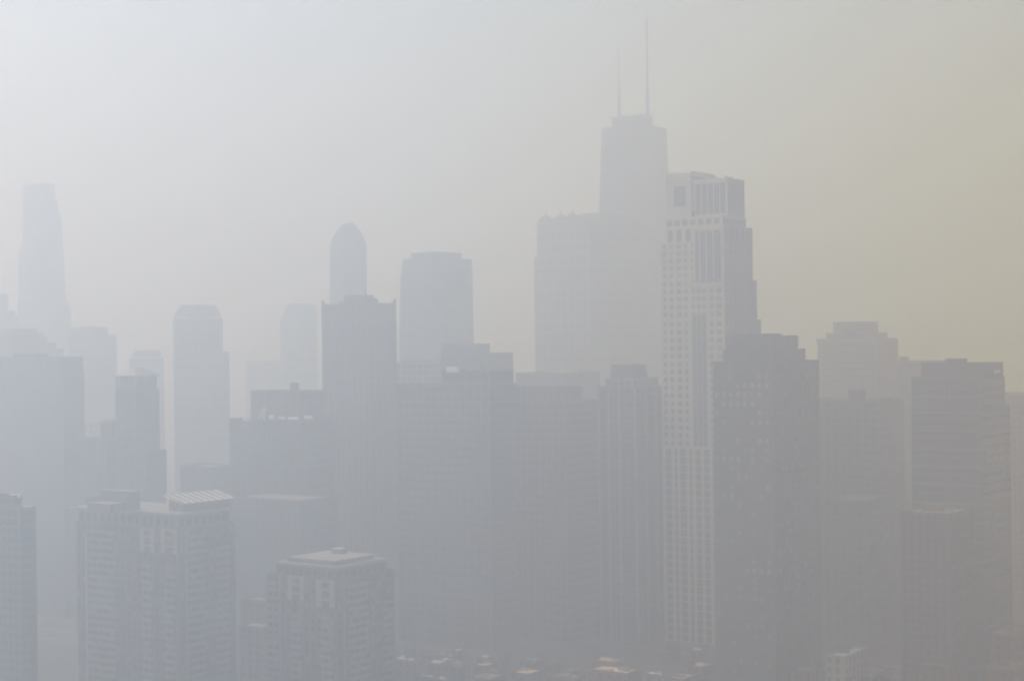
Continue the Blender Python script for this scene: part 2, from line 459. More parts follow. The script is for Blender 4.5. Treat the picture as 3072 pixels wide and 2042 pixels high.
dish = mb.build('reflector', d_root); dish.location = (0, 0, 3.2); dish.rotation_euler = (R(60), 0, R(-115))
sm = dish.modifiers.new('solid', 'SOLIDIFY'); sm.thickness = .12
mb = MB(); mb.tube((0, 0, 0), (0, 0, 3.2), .35, .3, WHITE); mb.build('pedestal', d_root)
for k, (px, yy, w_, d_, h_) in enumerate(((845, 1246, 3, 2, 1.0), (880, 1249, 6, 1.5, .8), (815, 1245, 2, 2, 1.8), (925, 1242, 4, 2, 1.2), (740, 1255, 4, 2, .9))):
    a, e = ray(px, yy); D = 853 + (yy < 1246) * 4; P = Vector((a * D, D)) - t.o
    lx, ly = P.x * t.ct - P.y * t.st, P.x * t.st + P.y * t.ct
    mb = MB(); mb.box(lx - w_ / 2, lx + w_ / 2, ly - d_ / 2, ly + d_ / 2, zr - .88, zr + h_, WHITE); t.part('roof_unit', mb)

t = Tower('apartment_block', 'pale-edged grey block directly right of the horned tower', 'apartment block', 1020, 1197, 1270, 1322, 1086)
t.tier('wall', 1186, 1270, 1322, 1086, PALE, GLASS, fh=3.6, bw=4.4, pf=.2, sf=.3)
t.tier('penthouse', 1208, 1268, 1312, 1080, DSTONE, dD=5, z0=t.z - 1)

t = Tower('slab_block', 'wide grey glass block with a taller left part, in the middle of the skyline', 'office tower', 785, 1200, 1470, 1542, 1112)
t.tier('wall', 1188, 1470, 1549, 1152, DSTONE, (BGLASS, BGLASS, GLASS, PANE_C), fh=4, bw=4.4, pf=.18, sf=.35)
zz = t.z
t.tier('upper_block', 1326, 1472, 1541, 1110, DSTONE, (BGLASS, BGLASS, GLASS, PANE_C), fh=4, bw=4.4, pf=.18, sf=.35, dD=1)
mb = MB(); x0, x1, y0, y1, z = t.rect(1338, 1372, 1380, 1106, 4); mb.box(x0, x1, y0, y1, t.z - .8, t.z + 1.8, WHITE); t.part('roof_unit', mb)

t = Tower('office_tower', 'blue grey tower with a lower right shoulder, rising behind the wide glass block at centre', 'office tower', 940, 1321, 1440, 1539, 1058)
t.tier('wall', 1321, 1440, 1539, 1058, DSTONE, BGLASS, fh=4, bw=4, pf=.18, sf=.3)
t.tier('upper_block', 1323, 1420, 1469, 1031, DSTONE, BGLASS, fh=4, bw=4, pf=.18, sf=.3, dD=4)

t = Tower('low_slab_block', 'long low block with a thin bright roof edge, right of the wide glass block', 'office block', 800, 1546, 1700, 1795, 1200)
t.tier('wall', 1540, 1700, 1802, 1203, DSTONE, GLASS, fh=4, bw=4, pf=.2, sf=.35, top=LROOF)
t.tier('upper_block', 1547, 1690, 1748, 1160, DSTONE, GLASS, fh=4, bw=4, pf=.6, sf=.35, dD=2, top=LROOF)

t = Tower('office_block', 'dim block with a glinting flat roof, behind the long low block right of centre', 'office block', 1010, 1546, 1690, 1790, 1117)
t.tier('wall', 1546, 1690, 1800, 1117, CONC, BGLASS, fh=4, bw=4, top=TROOF)
mb = MB(); x0, x1, y0, y1, z = t.rect(1645, 1690, 1735, 1116, 4); mb.box(x0, x1, y0, y1, t.z - .8, t.z + .2, LROOF); t.part('roof_highlight', mb)  # pale slab paints in the highlight on the flat roof

t = Tower('ribbed_apartment_tower', 'grey apartment tower with pale vertical ribs and a sloped penthouse, left of the cream tower', 'apartment tower', 800, 1795, 1906, 1990, 1160)
t.tier('wall', 1795, 1906, 1990, 1160, CONC, GLASS, fh=3.2, bw=4.2, pf=.12, sf=.45, rec=.8)
x0, x1, y0, y1, _, z = t.last
for q in (0, .28, .56, 1):
    cx = x0 + (x1 - x0) * q; mb = MB(); mb.box(cx - .5, cx + .5, y0 - .45, y0 - .002, 0, z + .5, PALE); t.part('pilaster', mb)
for q in (.35, .7):
    cy = y0 + (y1 - y0) * q; mb = MB(); mb.box(x1 + .002, x1 + .45, cy - .5, cy + .5, 0, z + .5, PALE); t.part('pilaster', mb)
t.tier('attic', 1815, 1900, 1975, 1134, PALE, BLACK, dD=4, fh=4, bw=4.2, z0=z - 1)
t.loft('penthouse', [(1828, 1890, 1945, 1130, 9), (1836, 1890, 1936, 1093, 9)], DSTONE, z0=t.z - 1)

# ------------------------------------------------------------------ the cream tower
t = Tower('cream_stepped_tower', 'tall cream stone tower with setbacks and square windows, right of the antenna tower', 'skyscraper', 790, 1982, 2174, 2283, 957)
C = 2174
P0x = None
def ctier(name, l, r, y, c=2174, dD=0, **kw):
    return t.tier(name, l, c, r, y, CREAM, GLASS, dD=dD, **kw)
x0, x1, y0, y1, zA = t.rect(1982, 2174, 2283, 957)
mb = MB()
BAYS = [((a - 1982) / 192, (b - 1982) / 192) for a, b in ((1989, 2000), (2009, 2020), (2031, 2045), (2054, 2064), (2076, 2086), (2092, 2103), (2108, 2118), (2129, 2140), (2150, 2165))]
LBAYS = [((a - 1990) / 154 * .8, (b - 1990) / 154 * .8) for a, b in ((1998, 2018), (2026, 2036), (2043, 2062), (2071, 2081), (2090, 2107), (2115, 2132), (2140, 2150), (2158, 2176))]
zB = t.zof(2174, 1350)
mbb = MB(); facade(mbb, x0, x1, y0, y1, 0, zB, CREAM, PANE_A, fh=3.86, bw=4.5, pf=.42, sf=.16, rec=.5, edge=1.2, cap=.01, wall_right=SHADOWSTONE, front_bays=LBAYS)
t.part('base_wall', mbb)
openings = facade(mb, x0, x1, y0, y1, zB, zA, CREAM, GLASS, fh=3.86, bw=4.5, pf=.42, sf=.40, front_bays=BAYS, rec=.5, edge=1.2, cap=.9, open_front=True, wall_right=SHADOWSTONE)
t.part('lower_wall', mb)
t.z = zA
windows = list(openings)
Y0 = {id(o): y0 for o in openings}
wlist = [(o, y0) for o in openings]
for nm, l, r, yt in (('middle_wall', 1981, 2270, 836), ('upper_wall', 1980, 2257, 722)):
    xx0, xx1, yy0, yy1, zz = t.rect(l, 2173.0 if yt > 800 else 2172.0, r, yt, 1.5 if yt > 800 else 3.0)
    mb = MB()
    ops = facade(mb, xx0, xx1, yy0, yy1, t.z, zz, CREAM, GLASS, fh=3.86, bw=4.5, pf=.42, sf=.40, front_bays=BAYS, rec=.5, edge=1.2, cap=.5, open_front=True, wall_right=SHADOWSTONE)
    t.part(nm, mb); t.z = zz
    wlist += [(o, yy0) for o in ops]
    if nm == 'upper_wall':
        UW = (xx0, xx1, yy0, yy1)
    else: MW = (xx0, xx1, yy0, yy1)
# central tall glass bay on the front, y 692-845 px
UX0, UX1, UY0, UY1 = UW
fr = lambda px: UX0 + (UX1 - UX0) * (px - 1982) / (2173 - 1982)
zb0, zb1 = t.zof(2174, 846, 3), t.zof(2174, 692, 3)
# columns above: attic between 675 and 645
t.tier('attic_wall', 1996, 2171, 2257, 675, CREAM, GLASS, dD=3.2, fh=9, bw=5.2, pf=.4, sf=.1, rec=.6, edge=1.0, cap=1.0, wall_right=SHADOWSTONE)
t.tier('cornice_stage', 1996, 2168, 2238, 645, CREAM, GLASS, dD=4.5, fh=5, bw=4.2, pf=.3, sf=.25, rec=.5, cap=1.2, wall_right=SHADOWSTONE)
zc = t.z
# two crowns: back left volume and front right glazed volume
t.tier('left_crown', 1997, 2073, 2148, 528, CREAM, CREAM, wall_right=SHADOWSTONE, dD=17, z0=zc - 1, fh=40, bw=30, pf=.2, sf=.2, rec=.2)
t.loft('left_crown_cap', [(1999, 2073, 2146, 528, 17.5), (1999, 2073, 2146, 518, 17.5), (2004, 2073, 2140, 512, 18.5)], CREAM, z0=t.z - .3)
x0c, x1c, y0c, y1c, zcc = t.rect(1997, 2073, 2148, 528, 17)
mb = MB(); mb.box(x0c + (x1c - x0c) * .33, x0c + (x1c - x0c) * .76, y0c - .25, y0c - .003, t.zof(2040, 617, 17), t.zof(2040, 557, 17), GLASS); t.part('crown_window', mb)
# curved glass crown
xr = t.rect(2082, 2182, 2233, 533, 3)
t.z = zc - .5
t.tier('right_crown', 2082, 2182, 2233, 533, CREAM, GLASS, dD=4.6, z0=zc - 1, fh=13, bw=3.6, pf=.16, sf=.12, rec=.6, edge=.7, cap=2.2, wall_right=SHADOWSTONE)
x0c, x1c, y0c, y1c, zz0, zz1 = t.last
for k in range(4):
    mb = MB(); cx = x1c - 1.2 - k * (x1c - x0c - 2.5) / 3 if k < 3 else x1c - .8
    cy = y0c + 1.0 + (0 if k < 3 else 4); mb.box(cx - .6, cx + .6, cy - .6, cy + .6, zz1 - .5, zz1 + 1.0, CREAM); t.part('finial', mb)

# tall mullioned bay as its own glazed part standing just proud of the front wall
bx0, bx1 = fr(2086), fr(2167)
mb = MB()
yb = UY0 - .9
t_bay = [(bx0, UY0 - .002), (bx0 + 1.2, yb - .4), ((bx0 + bx1) / 2, yb - .9), (bx1 - 1.2, yb - .4), (bx1, UY0 - .002)]
for a_, b_ in zip(t_bay, t_bay[1:]):
    mb.face([(*a_, zb0), (*b_, zb0), (*b_, zb1), (*a_, zb1)], GLASS)
mb.face([(*p, zb1) for p in t_bay], CREAM); mb.face([(*p, zb0) for p in reversed(t_bay)], CREAM)
t.part('bay_window', mb)
for k in range(5):
    cx = bx0 + (bx1 - bx0) * k / 4
    cy = [UY0 - .3, yb - .75, yb - 1.25, yb - .75, UY0 - .3][k]
    if k in (1, 3): cy = yb - .85
    mb = MB(); w_ = .55 if k in (0, 4) else .28
    mb.box(cx - w_, cx + w_, cy - .2, cy + .5, zb0, zb1 + .6, CREAM); t.part('mullion', mb)
mb = MB(); mb.box(bx0 - .5, bx1 + .5, yb - 1.6, UY0 - .002, zb1 + .62, zb1 + 2.6, CREAM); t.part('bay_cornice', mb)
mb = MB(); mb.box(bx0 - .5, bx1 + .5, yb - 1.6, UY0 - .002, zb0 - 1.8, zb0 - .02, CREAM); t.part('bay_sill', mb)
# lower recessed-looking glass strip down the middle, y 940-1330
zs0, zs1 = t.zof(2174, 1340), t.zof(2174, 945)
fs = lambda px: x0 + (x1 - x0) * (px - 1983) / (2174 - 1983)
sx0, sx1 = fs(2078), fs(2121)
for k in range(3):
    a0 = sx0 + (sx1 - sx0) * k / 3; mb = MB()
    mb.box(a0 + .25, a0 + (sx1 - sx0) / 3 - .25, y0 - .32, y0 - .003, zs0, zs1, PANE_A); t.part('glass_strip', mb)
# individual windows
cands = []
for (u0, u1, v0, v1), yy in wlist:
    um, vm = (u0 + u1) / 2, (v0 + v1) / 2
    inside_bay = bx0 - .3 < um < bx1 + .3 and zb0 - 2 < vm < zb1 + 3
    inside_strip = sx0 < um < sx1 and zs0 < vm < zs1
    cands.append(((u0, u1, v0, v1), yy, inside_bay or inside_strip))
vis = sorted([c for c in cands if not c[2]], key=lambda c: -c[0][2])
first = None
rest = MB()
pane_cache = {}
for i, ((u0, u1, v0, v1), yy, _) in enumerate(vis):
    if i < 100:
        w_, h_ = round(u1 - u0, 2), round(v1 - v0, 2)
        pm = random.choice((PANE_A, PANE_A, PANE_B, PANE_C, PANE_C)); key = (w_, h_, pm.name)
        if key not in pane_cache:
            mb = MB(); hw, hh = (u1 - u0) / 2, (v1 - v0) / 2
            mb.box(-hw, hw, 0, .1, -hh, hh, pm)
            mb.box(-.06, .06, -.06, -.003, -hh, hh, CREAM); mb.box(-hw, hw, -.05, -.003, hh * .3 - .05, hh * .3 + .05, CREAM)
            o = mb.build('window', t.root); pane_cache[key] = o
        else:
            o = pane_cache[key].copy(); COL.objects.link(o); o.parent = t.root
        o.location = ((u0 + u1) / 2, yy + .4, (v0 + v1) / 2)
    else:
        rest.box(u0, u1, yy + .4, yy + .5, v0, v1, random.choice((PANE_A, PANE_A, PANE_B, PANE_C, PANE_C)))
for (u0, u1, v0, v1), yy, hid in cands:
    if hid: rest.box(u0, u1, yy + .4, yy + .5, v0, v1, GLASS)
o = rest.build('lower_window', t.root); o['kind'] = 'stuff'

# ------------------------------------------------------------------ dark stepped tower right of it
t = Tower('dark_stepped_tower', 'dark stone office tower stepping up to a flat top, overlapping the cream tower', 'office tower', 670, 2138, 2318, 2456, 1083)
t.tier('wall', 2138, 2318, 2456, 1083, DBLUE, MIXG, fh=3.7, bw=3.4, pf=.45, sf=.45, rec=.3)
base = t.last
t.tier('lower_step', 2168, 2318, 2416, 1047, DBLUE, MIXG, dD=2, fh=3.7, bw=3.4, pf=.45, sf=.45, rec=.3)
t.tier('upper_step', 2176, 2316, 2394, 1006, DBLUE, MIXG, dD=4, fh=3.7, bw=3.4, pf=.6, sf=.45, rec=.3)
t.tier('penthouse', 2196, 2290, 2345, 1000, BLACK, dD=9, z0=t.z - 1)
x0, x1, y0, y1, z0_, z1_ = base
H = z1_ - 1.2; nf = round(H / 3.7); fz = H / nf; Li = (x1 - x0) - 1.2; nb = round(Li / 3.4); bx = Li / nb
rows = {187: [4, 5, 6, 7], 193: None}
def blind(ci, yy_px, bright=True):
    zc_ = t.zof(2318, yy_px); k = int(zc_ / fz)
    zlo = k * fz + fz * .45; zhi = (k + 1) * fz
    xa = x0 + .6 + ci * bx; xb = xa + bx * .55
    mb = MB(); mb.box(xa + .05, xb - .05, y0 + .18, y0 + .24, zlo + .05, zhi - .05, BLIND); t.part('window', mb, 'pale window with its blind drawn')
for yy_, cs in ((1170, (4, 5, 6, 7)), (1188, (0, 1, 2, 3, 4, 6)), (1207, (1, 2, 3, 4, 5)), (1250, (6,)), (1265, (5, 6, 7)), (1322, (6, 7, 8)), (1340, (3, 6, 7)), (1375, (1, 2, 3)), (1470, (7, 8, 9)), (1490, (2, 8)), (1555, (8,)), (1715, (5, 6, 7, 8))):
    for c_ in cs:
        if c_ < nb: blind(c_, yy_)

# ------------------------------------------------------------------ right of it
t = Tower('ribbed_cream_tower', 'pale ribbed tower with stacked rounded penthouses, behind the dark stepped tower', 'apartment tower', 1020, 2446, 2628, 2694, 1020)
t.tier('wall', 2452, 2628, 2694, 1022, PALE, GLASS, fh=3.6, bw=2.3, pf=.45, sf=.3, rec=.5)
t.tier('cornice', 2448, 2628, 2694, 1014, PALE, dD=-.5, z0=t.z - .3, top=LROOF)
t.tier('attic', 2478, 2620, 2662, 996, PALE, BLACK, dD=6, fh=4, bw=5)
mb = MB(); q = t.rect(2525, 2566, 2570, 992, 5.6); mb.box(q[0], q[1], q[2], q[3], t.z - 3.5, t.z + 2.2, DSTONE); t.part('stair_head', mb)
t.loft('penthouse', [(2500, 2590, 2634, 996, 12), (2500, 2590, 2632, 964, 12)], STONE, .2, nseg=3)

t = Tower('office_block', 'plain grey block with a square rooftop box, in front of the pale ribbed tower', 'office block', 790, 2444, 2640, 2712, 1199)
t.tier('wall', 2400, 2640, 2712, 1199, DSTONE, GLASS, fh=3.8, bw=4, pf=.3, sf=.4)
t.tier('penthouse', 2545, 2580, 2597, 1170, BLACK, dD=6, z0=t.z - 1)

t = Tower('banded_office_tower', 'large dark tower with thin pale horizontal bands near the right edge', 'office tower', 690, 2737, 2945, 3014, 1132)
t.tier('wall', 2733, 2945, 3030, 1222, DSTONE, BGLASS, fh=3.9, bw=14, pf=.03, sf=.3, rec=.3)
zw = t.z
t.tier('upper_wall', 2735, 2946, 3014, 1131, DSTONE, BGLASS, dD=1.0, fh=3.9, bw=14, pf=.03, sf=.3, rec=.3)
t.tier('crown', 2764, 2946, 3009, 1088, DSTONE, DSTONE, dD=2, fh=11, bw=40, pf=.1, sf=.2, rec=.3)
x0, x1, y0, y1, _, zz = t.last
mb = MB(); mb.box(x1 + .002, x1 + .2, y0 + (y1 - y0) * .55, y0 + (y1 - y0) * .85, zz - 4.6, zz - 3.2, WHITE); t.part('pale_notch_panel', mb)  # white panel drawn for the pale notch near the crown
x0, x1, y0, y1, z = t.rect(2733, 2945, 3030, 1222)
for yy_ in (1190, 1240, 1296, 1352, 1405, 1460, 1515, 1570, 1630, 1685):
    zz = t.zof(2945, yy_)
    mb = MB(); a = .25; dd = 1.0 if zz > zw else 0
    xa, xb, ya, yb_, _ = t.rect(2735, 2946, 3014, 1131, 1.0) if dd else (x0, x1, y0, y1, 0)
    mb.box(xa - a, xb + a, ya - a, yb_ + a, zz, zz + .55, PALE); t.part('floor_band', mb)
t.roofbox('roof_unit', .4, .5, 8, 4, 2.5, BLACK, z=t.zof(2945, 1088, 2) - .8)

t = Tower('office_block', 'faint block with a small raised box, showing left of the banded tower top', 'office block', 980, 2640, 2790, 2850, 1082)
t.tier('wall', 2690, 2800, 2850, 1082, CONC, GLASS, fh=4, bw=4)
t.tier('penthouse', 2697, 2712, 2727, 1070, CONC, dD=3, z0=t.z - 1)

t = Tower('office_tower', 'hazy block cut off by the right picture edge, beyond the banded tower', 'office tower', 960, 2960, 3110, 3160, 1182)
t.tier('wall', 2960, 3110, 3170, 1182, STONE, GLASS, fh=4, bw=3.4, sf=.3)

t = Tower('brown_apartment_block', 'brown block in front of the banded tower at lower right', 'apartment block', 670, 2700, 2850, 2935, 1540)
t.tier('wall', 2700, 2850, 2935, 1540, UMBER, GLASS, fh=3.1, bw=3.6, pf=.4, sf=.5, top=MROOF)
t.roofbox('penthouse', .4, .5, 9, 6, 3, BROWN)
t.roofbox('roof_unit', .75, .4, 3, 2, 1.5, STEEL)

# ================================================================== NEAR LEFT: residential towers
def residential(label, D, corner, lface, rface, ytop, frames, strips, bal_l, bal_r, roofspec, ledge_y, body_l, yb=2120):
    t = Tower('apartment_tower', label, 'apartment tower', D, lface, corner, rface, ytop)
    x0, x1, y0, y1, z = t.base
    mb = MB(); facade(mb, x0, x1, y0, y1, 0, z, TAN, MIXG, fh=3.0, bw=3.3, pf=.4, sf=.35, rec=.3, cap=1.0); t.part('wall', mb)
    fx = lambda px: x0 + (x1 - x0) * (px - lface) / (corner - lface)
    fy = lambda px: y0 + (y1 - y0) * (px - corner) / (rface - corner)
    t.z = z
    nf = round((z - 1.0) / 3.0); fz = (z - 1.0) / nf
    for (a, b, ya, yb_) in frames:                # cream portal frames
        za, zb = t.zof(corner, ya), t.zof(corner, yb_)
        u0, u1 = fx(a), fx(b); wl = (u1 - u0) * .24
        mb = MB()
        pr = .55
        mb.box(u0, u0 + wl, y0 - pr, y0 - .003, zb, za, FRAME); mb.box(u1 - wl, u1, y0 - pr, y0 - .003, zb, za, FRAME)
        mb.box(u0 + wl + .001, u1 - wl - .001, y0 - pr + .03, y0 - .003, za - .8, za - .05, FRAME)
        H_ = za - zb
        for q in (.36, .72): mb.box(u0 + wl + .001, u1 - wl - .001, y0 - pr + .03, y0 - .003, za - H_ * q - .35, za - H_ * q + .35, FRAME)
        t.part('portal_frame', mb)
    for (a, w_, ya, m_) in strips:
        za = t.zof(corner, ya)
        mb = MB(); u = fx(a) if a <= corner else None
        if u is not None: mb.box(u - w_ / 2, u + w_ / 2, y0 - .4, y0 - .003, 0, za, m_)
        else:
            v = fy(a); mb.box(x1 + .003, x1 + .4, v - w_ / 2, v + w_ / 2, 0, za, m_)
        t.part('pilaster', mb)
    def slab(u0, u1, v0, v1, zz):
        mb = MB()
        mb.box(u0, u1, v0, v1, zz, zz + .22, PALE)
        mb.box(u0 + .04, u1 - .04, v0 + .04, v1 - .04, zz + .222, zz + 1.1, PALE)
        return mb
    n = 0
    for (a, b, k0) in bal_l:
        proto = None
        for k in range(k0, 26):
            zz = z - 1.0 - (k + 1) * fz + .1
            if zz < 3: break
            if proto is None:
                proto = slab(fx(a), fx(b), y0 - 1.3, y0 - .003, 0).build('balcony', t.root); o = proto
            else:
                o = proto.copy(); COL.objects.link(o); o.parent = t.root
            o.location = (0, 0, zz); n += 1
    for (a, b, k0) in bal_r:
        proto = None
        for k in range(k0, 26):
            zz = z - 1.0 - (k + 1) * fz + .1
            if zz < 3: break
            if proto is None:
                proto = slab(x1 + .003, x1 + 1.3, fy(a), fy(b), 0).build('balcony', t.root); o = proto
            else:
                o = proto.copy(); COL.objects.link(o); o.parent = t.root
            o.location = (0, 0, zz)
    return t, x0, x1, y0, y1, z

t, x0, x1, y0, y1, z = residential('tan apartment tower with the lower flat pale roof and balconies, bottom centre left', 640, 1010, 800, 1183, 1738,
    [(866, 914, 1738, 1812), (952, 1004, 1742, 1824)], [(841, .9, 1732, PALE), (1030, .8, 1740, PALE)],
    [(800, 836, 0), (878, 904, 4), (964, 996, 4)], [(1036, 1096, 0), (1140, 1175, 3)], None, 1700, 795)
za = t.zof(1008, 1702)
t.tier('attic', 828, 1008, 1160, 1706, TAN, GLASS, dD=2.5, z0=z - .9, fh=3.5, bw=4, pf=.45, sf=.3)
q = t.rect(826, 1009, 1163, 1700, 1.6)
mb = MB(); mb.box(q[0], q[1], q[2], q[3], t.z + .02, t.z + .9, FRAME, MROOF); t.part('roof_ledge', mb); zt = t.z + .9
q = t.rect(862, 1003, 1122, 1683, 6); mb = MB(); mb.box(q[0], q[1], q[2], q[3], zt + .003, q[4] - .6, STONE); t.part('penthouse', mb)
q2 = t.rect(858, 1003, 1126, 1679, 5.4); mb = MB(); mb.box(q2[0], q2[1], q2[2], q2[3], q[4] - .59, q[4] + .2, PALE, MROOF); t.part('penthouse_roof', mb)
mb = MB(); mb.box(q2[0] + 8, q2[0] + 13, q2[3] - 7, q2[3] - 3, q[4] + .203, q[4] + 2.2, STONE, LROOF); t.part('roof_unit', mb)

t, x0, x1, y0, y1, z = residential('tan apartment tower with a large ribbed white rooftop canopy, lower left', 650, 536, 226, 705, 1586,
    [(425, 467, 1590, 1662), (486, 533, 1588, 1662)], [(230, .9, 1590, FRAME), (260, .8, 1620, FRAME), (556, .8, 1590, PALE)],
    [(266, 350, 0), (432, 460, 4), (496, 526, 4)], [(560, 606, 0), (640, 680, 2)], None, 1540, 225)
t.tier('attic', 236, 536, 690, 1546, STONE, GLASS, dD=2, z0=z - .9, fh=4, bw=4, pf=.4, sf=.3)
q = t.rect(206, 538, 700, 1540, .6)
mb = MB(); mb.box(q[0], q[1], q[2], q[3], t.z + .02, t.z + .8, FRAME, ROOF); t.part('roof_ledge', mb); zt = t.z + .8
q = t.rect(496, 548, 704, 1514, 7); tilt = 2.6
def wedge(x0, x1, y0, y1, z0, zr, zl, m, top):
    mb = MB()
    A = [(x0, y0, z0), (x1, y0, z0), (x1, y1, z0), (x0, y1, z0)]
    B = [(x0, y0, zl), (x1, y0, zr), (x1, y1, zr), (x0, y1, zl)]
    mb.loft([A, B], m, top); return mb
t.part('penthouse', wedge(q[0] + 1, q[1] - 1, q[2] + 1, q[3] - 1, zt + .003, q[4], q[4] + tilt, STONE, STONE))
mb = MB(); x0_, x1_, y0_, y1_ = q[0] - 1, q[1] + .6, q[2] - .6, q[3] + 1
lo = [(x0_, y0_, q[4] + tilt + .35), (x1_, y0_, q[4] + .05), (x1_, y1_, q[4] + .05), (x0_, y1_, q[4] + tilt + .35)]
mb.loft([lo, [(a_, b_, c_ + .45) for a_, b_, c_ in lo]], PALE, CANOPY); can = t.part('roof_canopy', mb)
for k in range(9):
    cy = y0_ + 1 + (y1_ - y0_ - 2) * k / 8
    lo = [(x0_ + .3, cy - .3, q[4] + tilt + .75), (x1_ - .3, cy - .3, q[4] + .55), (x1_ - .3, cy + .3, q[4] + .55), (x0_ + .3, cy + .3, q[4] + tilt + .75)]
    mb = MB(); mb.loft([lo, [(a_, b_, c_ + .5) for a_, b_, c_ in lo]], MROOF); mb.build('rib', can)
q = t.rect(300, 392, 420, 1474, 16); mb = MB(); mb.box(q[0], q[1], q[2], q[3], zt + .003, q[4], STONE, ROOF); t.part('stair_tower', mb)
q = t.rect(262, 330, 420, 1512, 12); mb = MB(); mb.box(q[0], q[1], q[2], q[3], zt + .003, q[4], STONE, ROOF); t.part('plant_room', mb)

t = Tower('apartment_block', 'bluish block with two small pale roof edges at the lower left corner', 'apartment block', 620, -140, 60, 112, 1522)
t.tier('wall', -140, 60, 108, 1524, DSTONE, GLASS, fh=3.2, bw=3.6, pf=.2, sf=.4)
t.tier('upper_block', -130, 40, 66, 1486, DSTONE, GLASS, dD=3, fh=3.2, bw=3.6, pf=.2, sf=.4)
mb = MB(); q = t.rect(30, 58, 62, 1485, 4); mb.box(q[0], q[1], q[2], q[3], t.z - .8, t.z + .4, LROOF); t.part('roof_unit', mb)
mb = MB(); q = t.rect(68, 90, 94, 1523, 6); mb.box(q[0], q[1], q[2], q[3], t.last[4] - .8, t.last[4] + .4, LROOF); t.part('roof_unit', mb)

t = Tower('brick_block', 'low yellowish block with a pale roof line, between the two tan apartment towers', 'apartment block', 720, 716, 790, 850, 1880)
t.tier('wall', 716, 790, 850, 1880, TAN, GLASS, fh=3.4, bw=4, top=LROOF)
t.tier('upper_block', 722, 788, 840, 1800, TAN, GLASS, dD=8, fh=3.4, bw=4)

# filler blocks in the haze behind
def block(name, label, cat, D, l, c, r, y, wall, glass=GLASS, ph=None, **kw):
    t = Tower(name, label, cat, D, l, c, r, y)
    t.tier('wall', l, c, r, y, wall, glass, **kw)
    if ph: t.tier('penthouse', *ph, wall, dD=6, z0=t.z - 1)
    return t
block('office_block', 'dim block low between the glass slab and the tan tower with the ribbed canopy', 'office block', 700, 255, 345, 405, 1500, DSTONE, fh=4, bw=4)
block('office_block', 'grey block below the round-shouldered tower, behind the white rooftop canopy', 'office block', 900, 540, 640, 712, 1400, DSTONE, BGLASS, fh=4, bw=4)
block('office_block', 'grey block filling the haze below the flat-roofed block with the dish', 'office block', 800, 690, 900, 1010, 1500, DSTONE, BGLASS, fh=4, bw=4)
block('office_block', 'hazy grey block in the gap between the dark stepped tower and the banded tower', 'office block', 760, 2470, 2600, 2690, 1500, DSTONE, fh=4, bw=4)

# ================================================================== LOW BUILDINGS along the bottom
def low(label, l, c, r, y, h, wall, roof, name='low_building', units=(), fh=3.6, bw=4):
    _, e = ray(c, y); D = (h - CAMZ) / e
    t = Tower(name, label, 'low building', D, l, c, r, y)
    t.tier('wall', l, c, r, y, wall, GLASS, fh=fh, bw=bw, pf=.5, sf=.45, rec=.2, top=roof, cap=1.0)
    for (fx, fy, w, d, hh, m) in units: t.roofbox('roof_unit', fx, fy, w, d, hh, m)
    return t
low('small low building with a tilted pink roof, farthest left of the rooftops at bottom centre', 1214, 1231, 1259, 1945, 10, BROWN, TROOF)
low('low building with a bright roof edge hidden partly by the lower tan apartment tower', 1150, 1262, 1280, 1984, 12, TAN, ROOF, units=((.7, .3, 2, 2, 1.5, WHITE), (.4, .5, 4, 2, 1, LROOF)))
low('cluttered flat-roofed low building with several pale rooftop boxes, bottom centre', 1284, 1378, 1406, 1998, 14, TAN, LROOF, units=((.2, .4, 5, 2, 1.6, WHITE), (.45, .35, 3, 2, 1.4, BROWN), (.6, .7, 6, 3, 2.2, STONE), (.85, .4, 4, 3, 2, STEEL), (.35, .8, 2, 2, 2.4, WHITE)))
low('small block with a narrow pale roof behind the cluttered flat roof', 1356, 1372, 1398, 1951, 16, BROWN, LROOF, units=((.5, .5, 2, 2, 1, WHITE),))
low('low building with a wide peach-coloured roof, right of the cluttered flat roof', 1420, 1455, 1498, 1996, 11, BROWN, TROOF, units=((.3, .3, 5, .6, .8, WHITE),))
low('small brown block with a thin pale roof, behind the peach-roofed building', 1494, 1506, 1532, 1966, 15, BROWN, LROOF)
low('low building with the largest tan diamond-shaped roof, bottom centre', 1530, 1586, 1634, 2020, 10, BROWN, TROOF, units=((.2, .7, 3, 2, 1.2, STEEL),))
low('narrow low building with a thin tan roof right of the tan diamond roof', 1638, 1648, 1690, 1991, 12, BRICK, TROOF)
low('long brick low building with a bright straight parapet, right of bottom centre', 1764, 1882, 1925, 2018, 12, BRICK, TROOF, units=((.35, .3, 6, 2, 1.4, TROOF), (.7, .6, 4, 3, 1.5, STEEL)))
low('tiny low building with two pale roof patches, below the cream tower foot', 1936, 1972, 1996, 2022, 9, BRICK, TROOF, units=((.2, .4, 3, 3, .8, LROOF), (.85, .4, 2, 2, 1, LROOF)))
low('small building with a bright lens-shaped roof at the foot of the cream tower', 2006, 2017, 2042, 1929, 9, BROWN, LROOF)
low('low brick building right under the cream tower, with a thin roof line', 2070, 2100, 2130, 1950, 9, BRICK, ROOF, units=((.3, .4, 4, 2, 1, LROOF),))
low('lit stone building with stacked ledges and a pointed pale roof end, lower right', 2477, 2536, 2608, 1968, 20, FRAME, LROOF, units=((.3, .5, 6, 4, 2.5, TAN), (.75, .5, 3, 2, 1.5, WHITE)))
low('small brick building with pale roof boxes, far lower right', 2836, 2885, 2925, 1893, 14, BRICK, TROOF, units=((.3, .4, 5, 3, 1.5, TROOF), (.8, .5, 4, 2, 1, TROOF)))
low('dark low building across the bottom edge below the peach roof', 1400, 1470, 1525, 2036, 9, BROWN, ROOF, units=((.4, .5, 3, 2, 1.2, STEEL),))
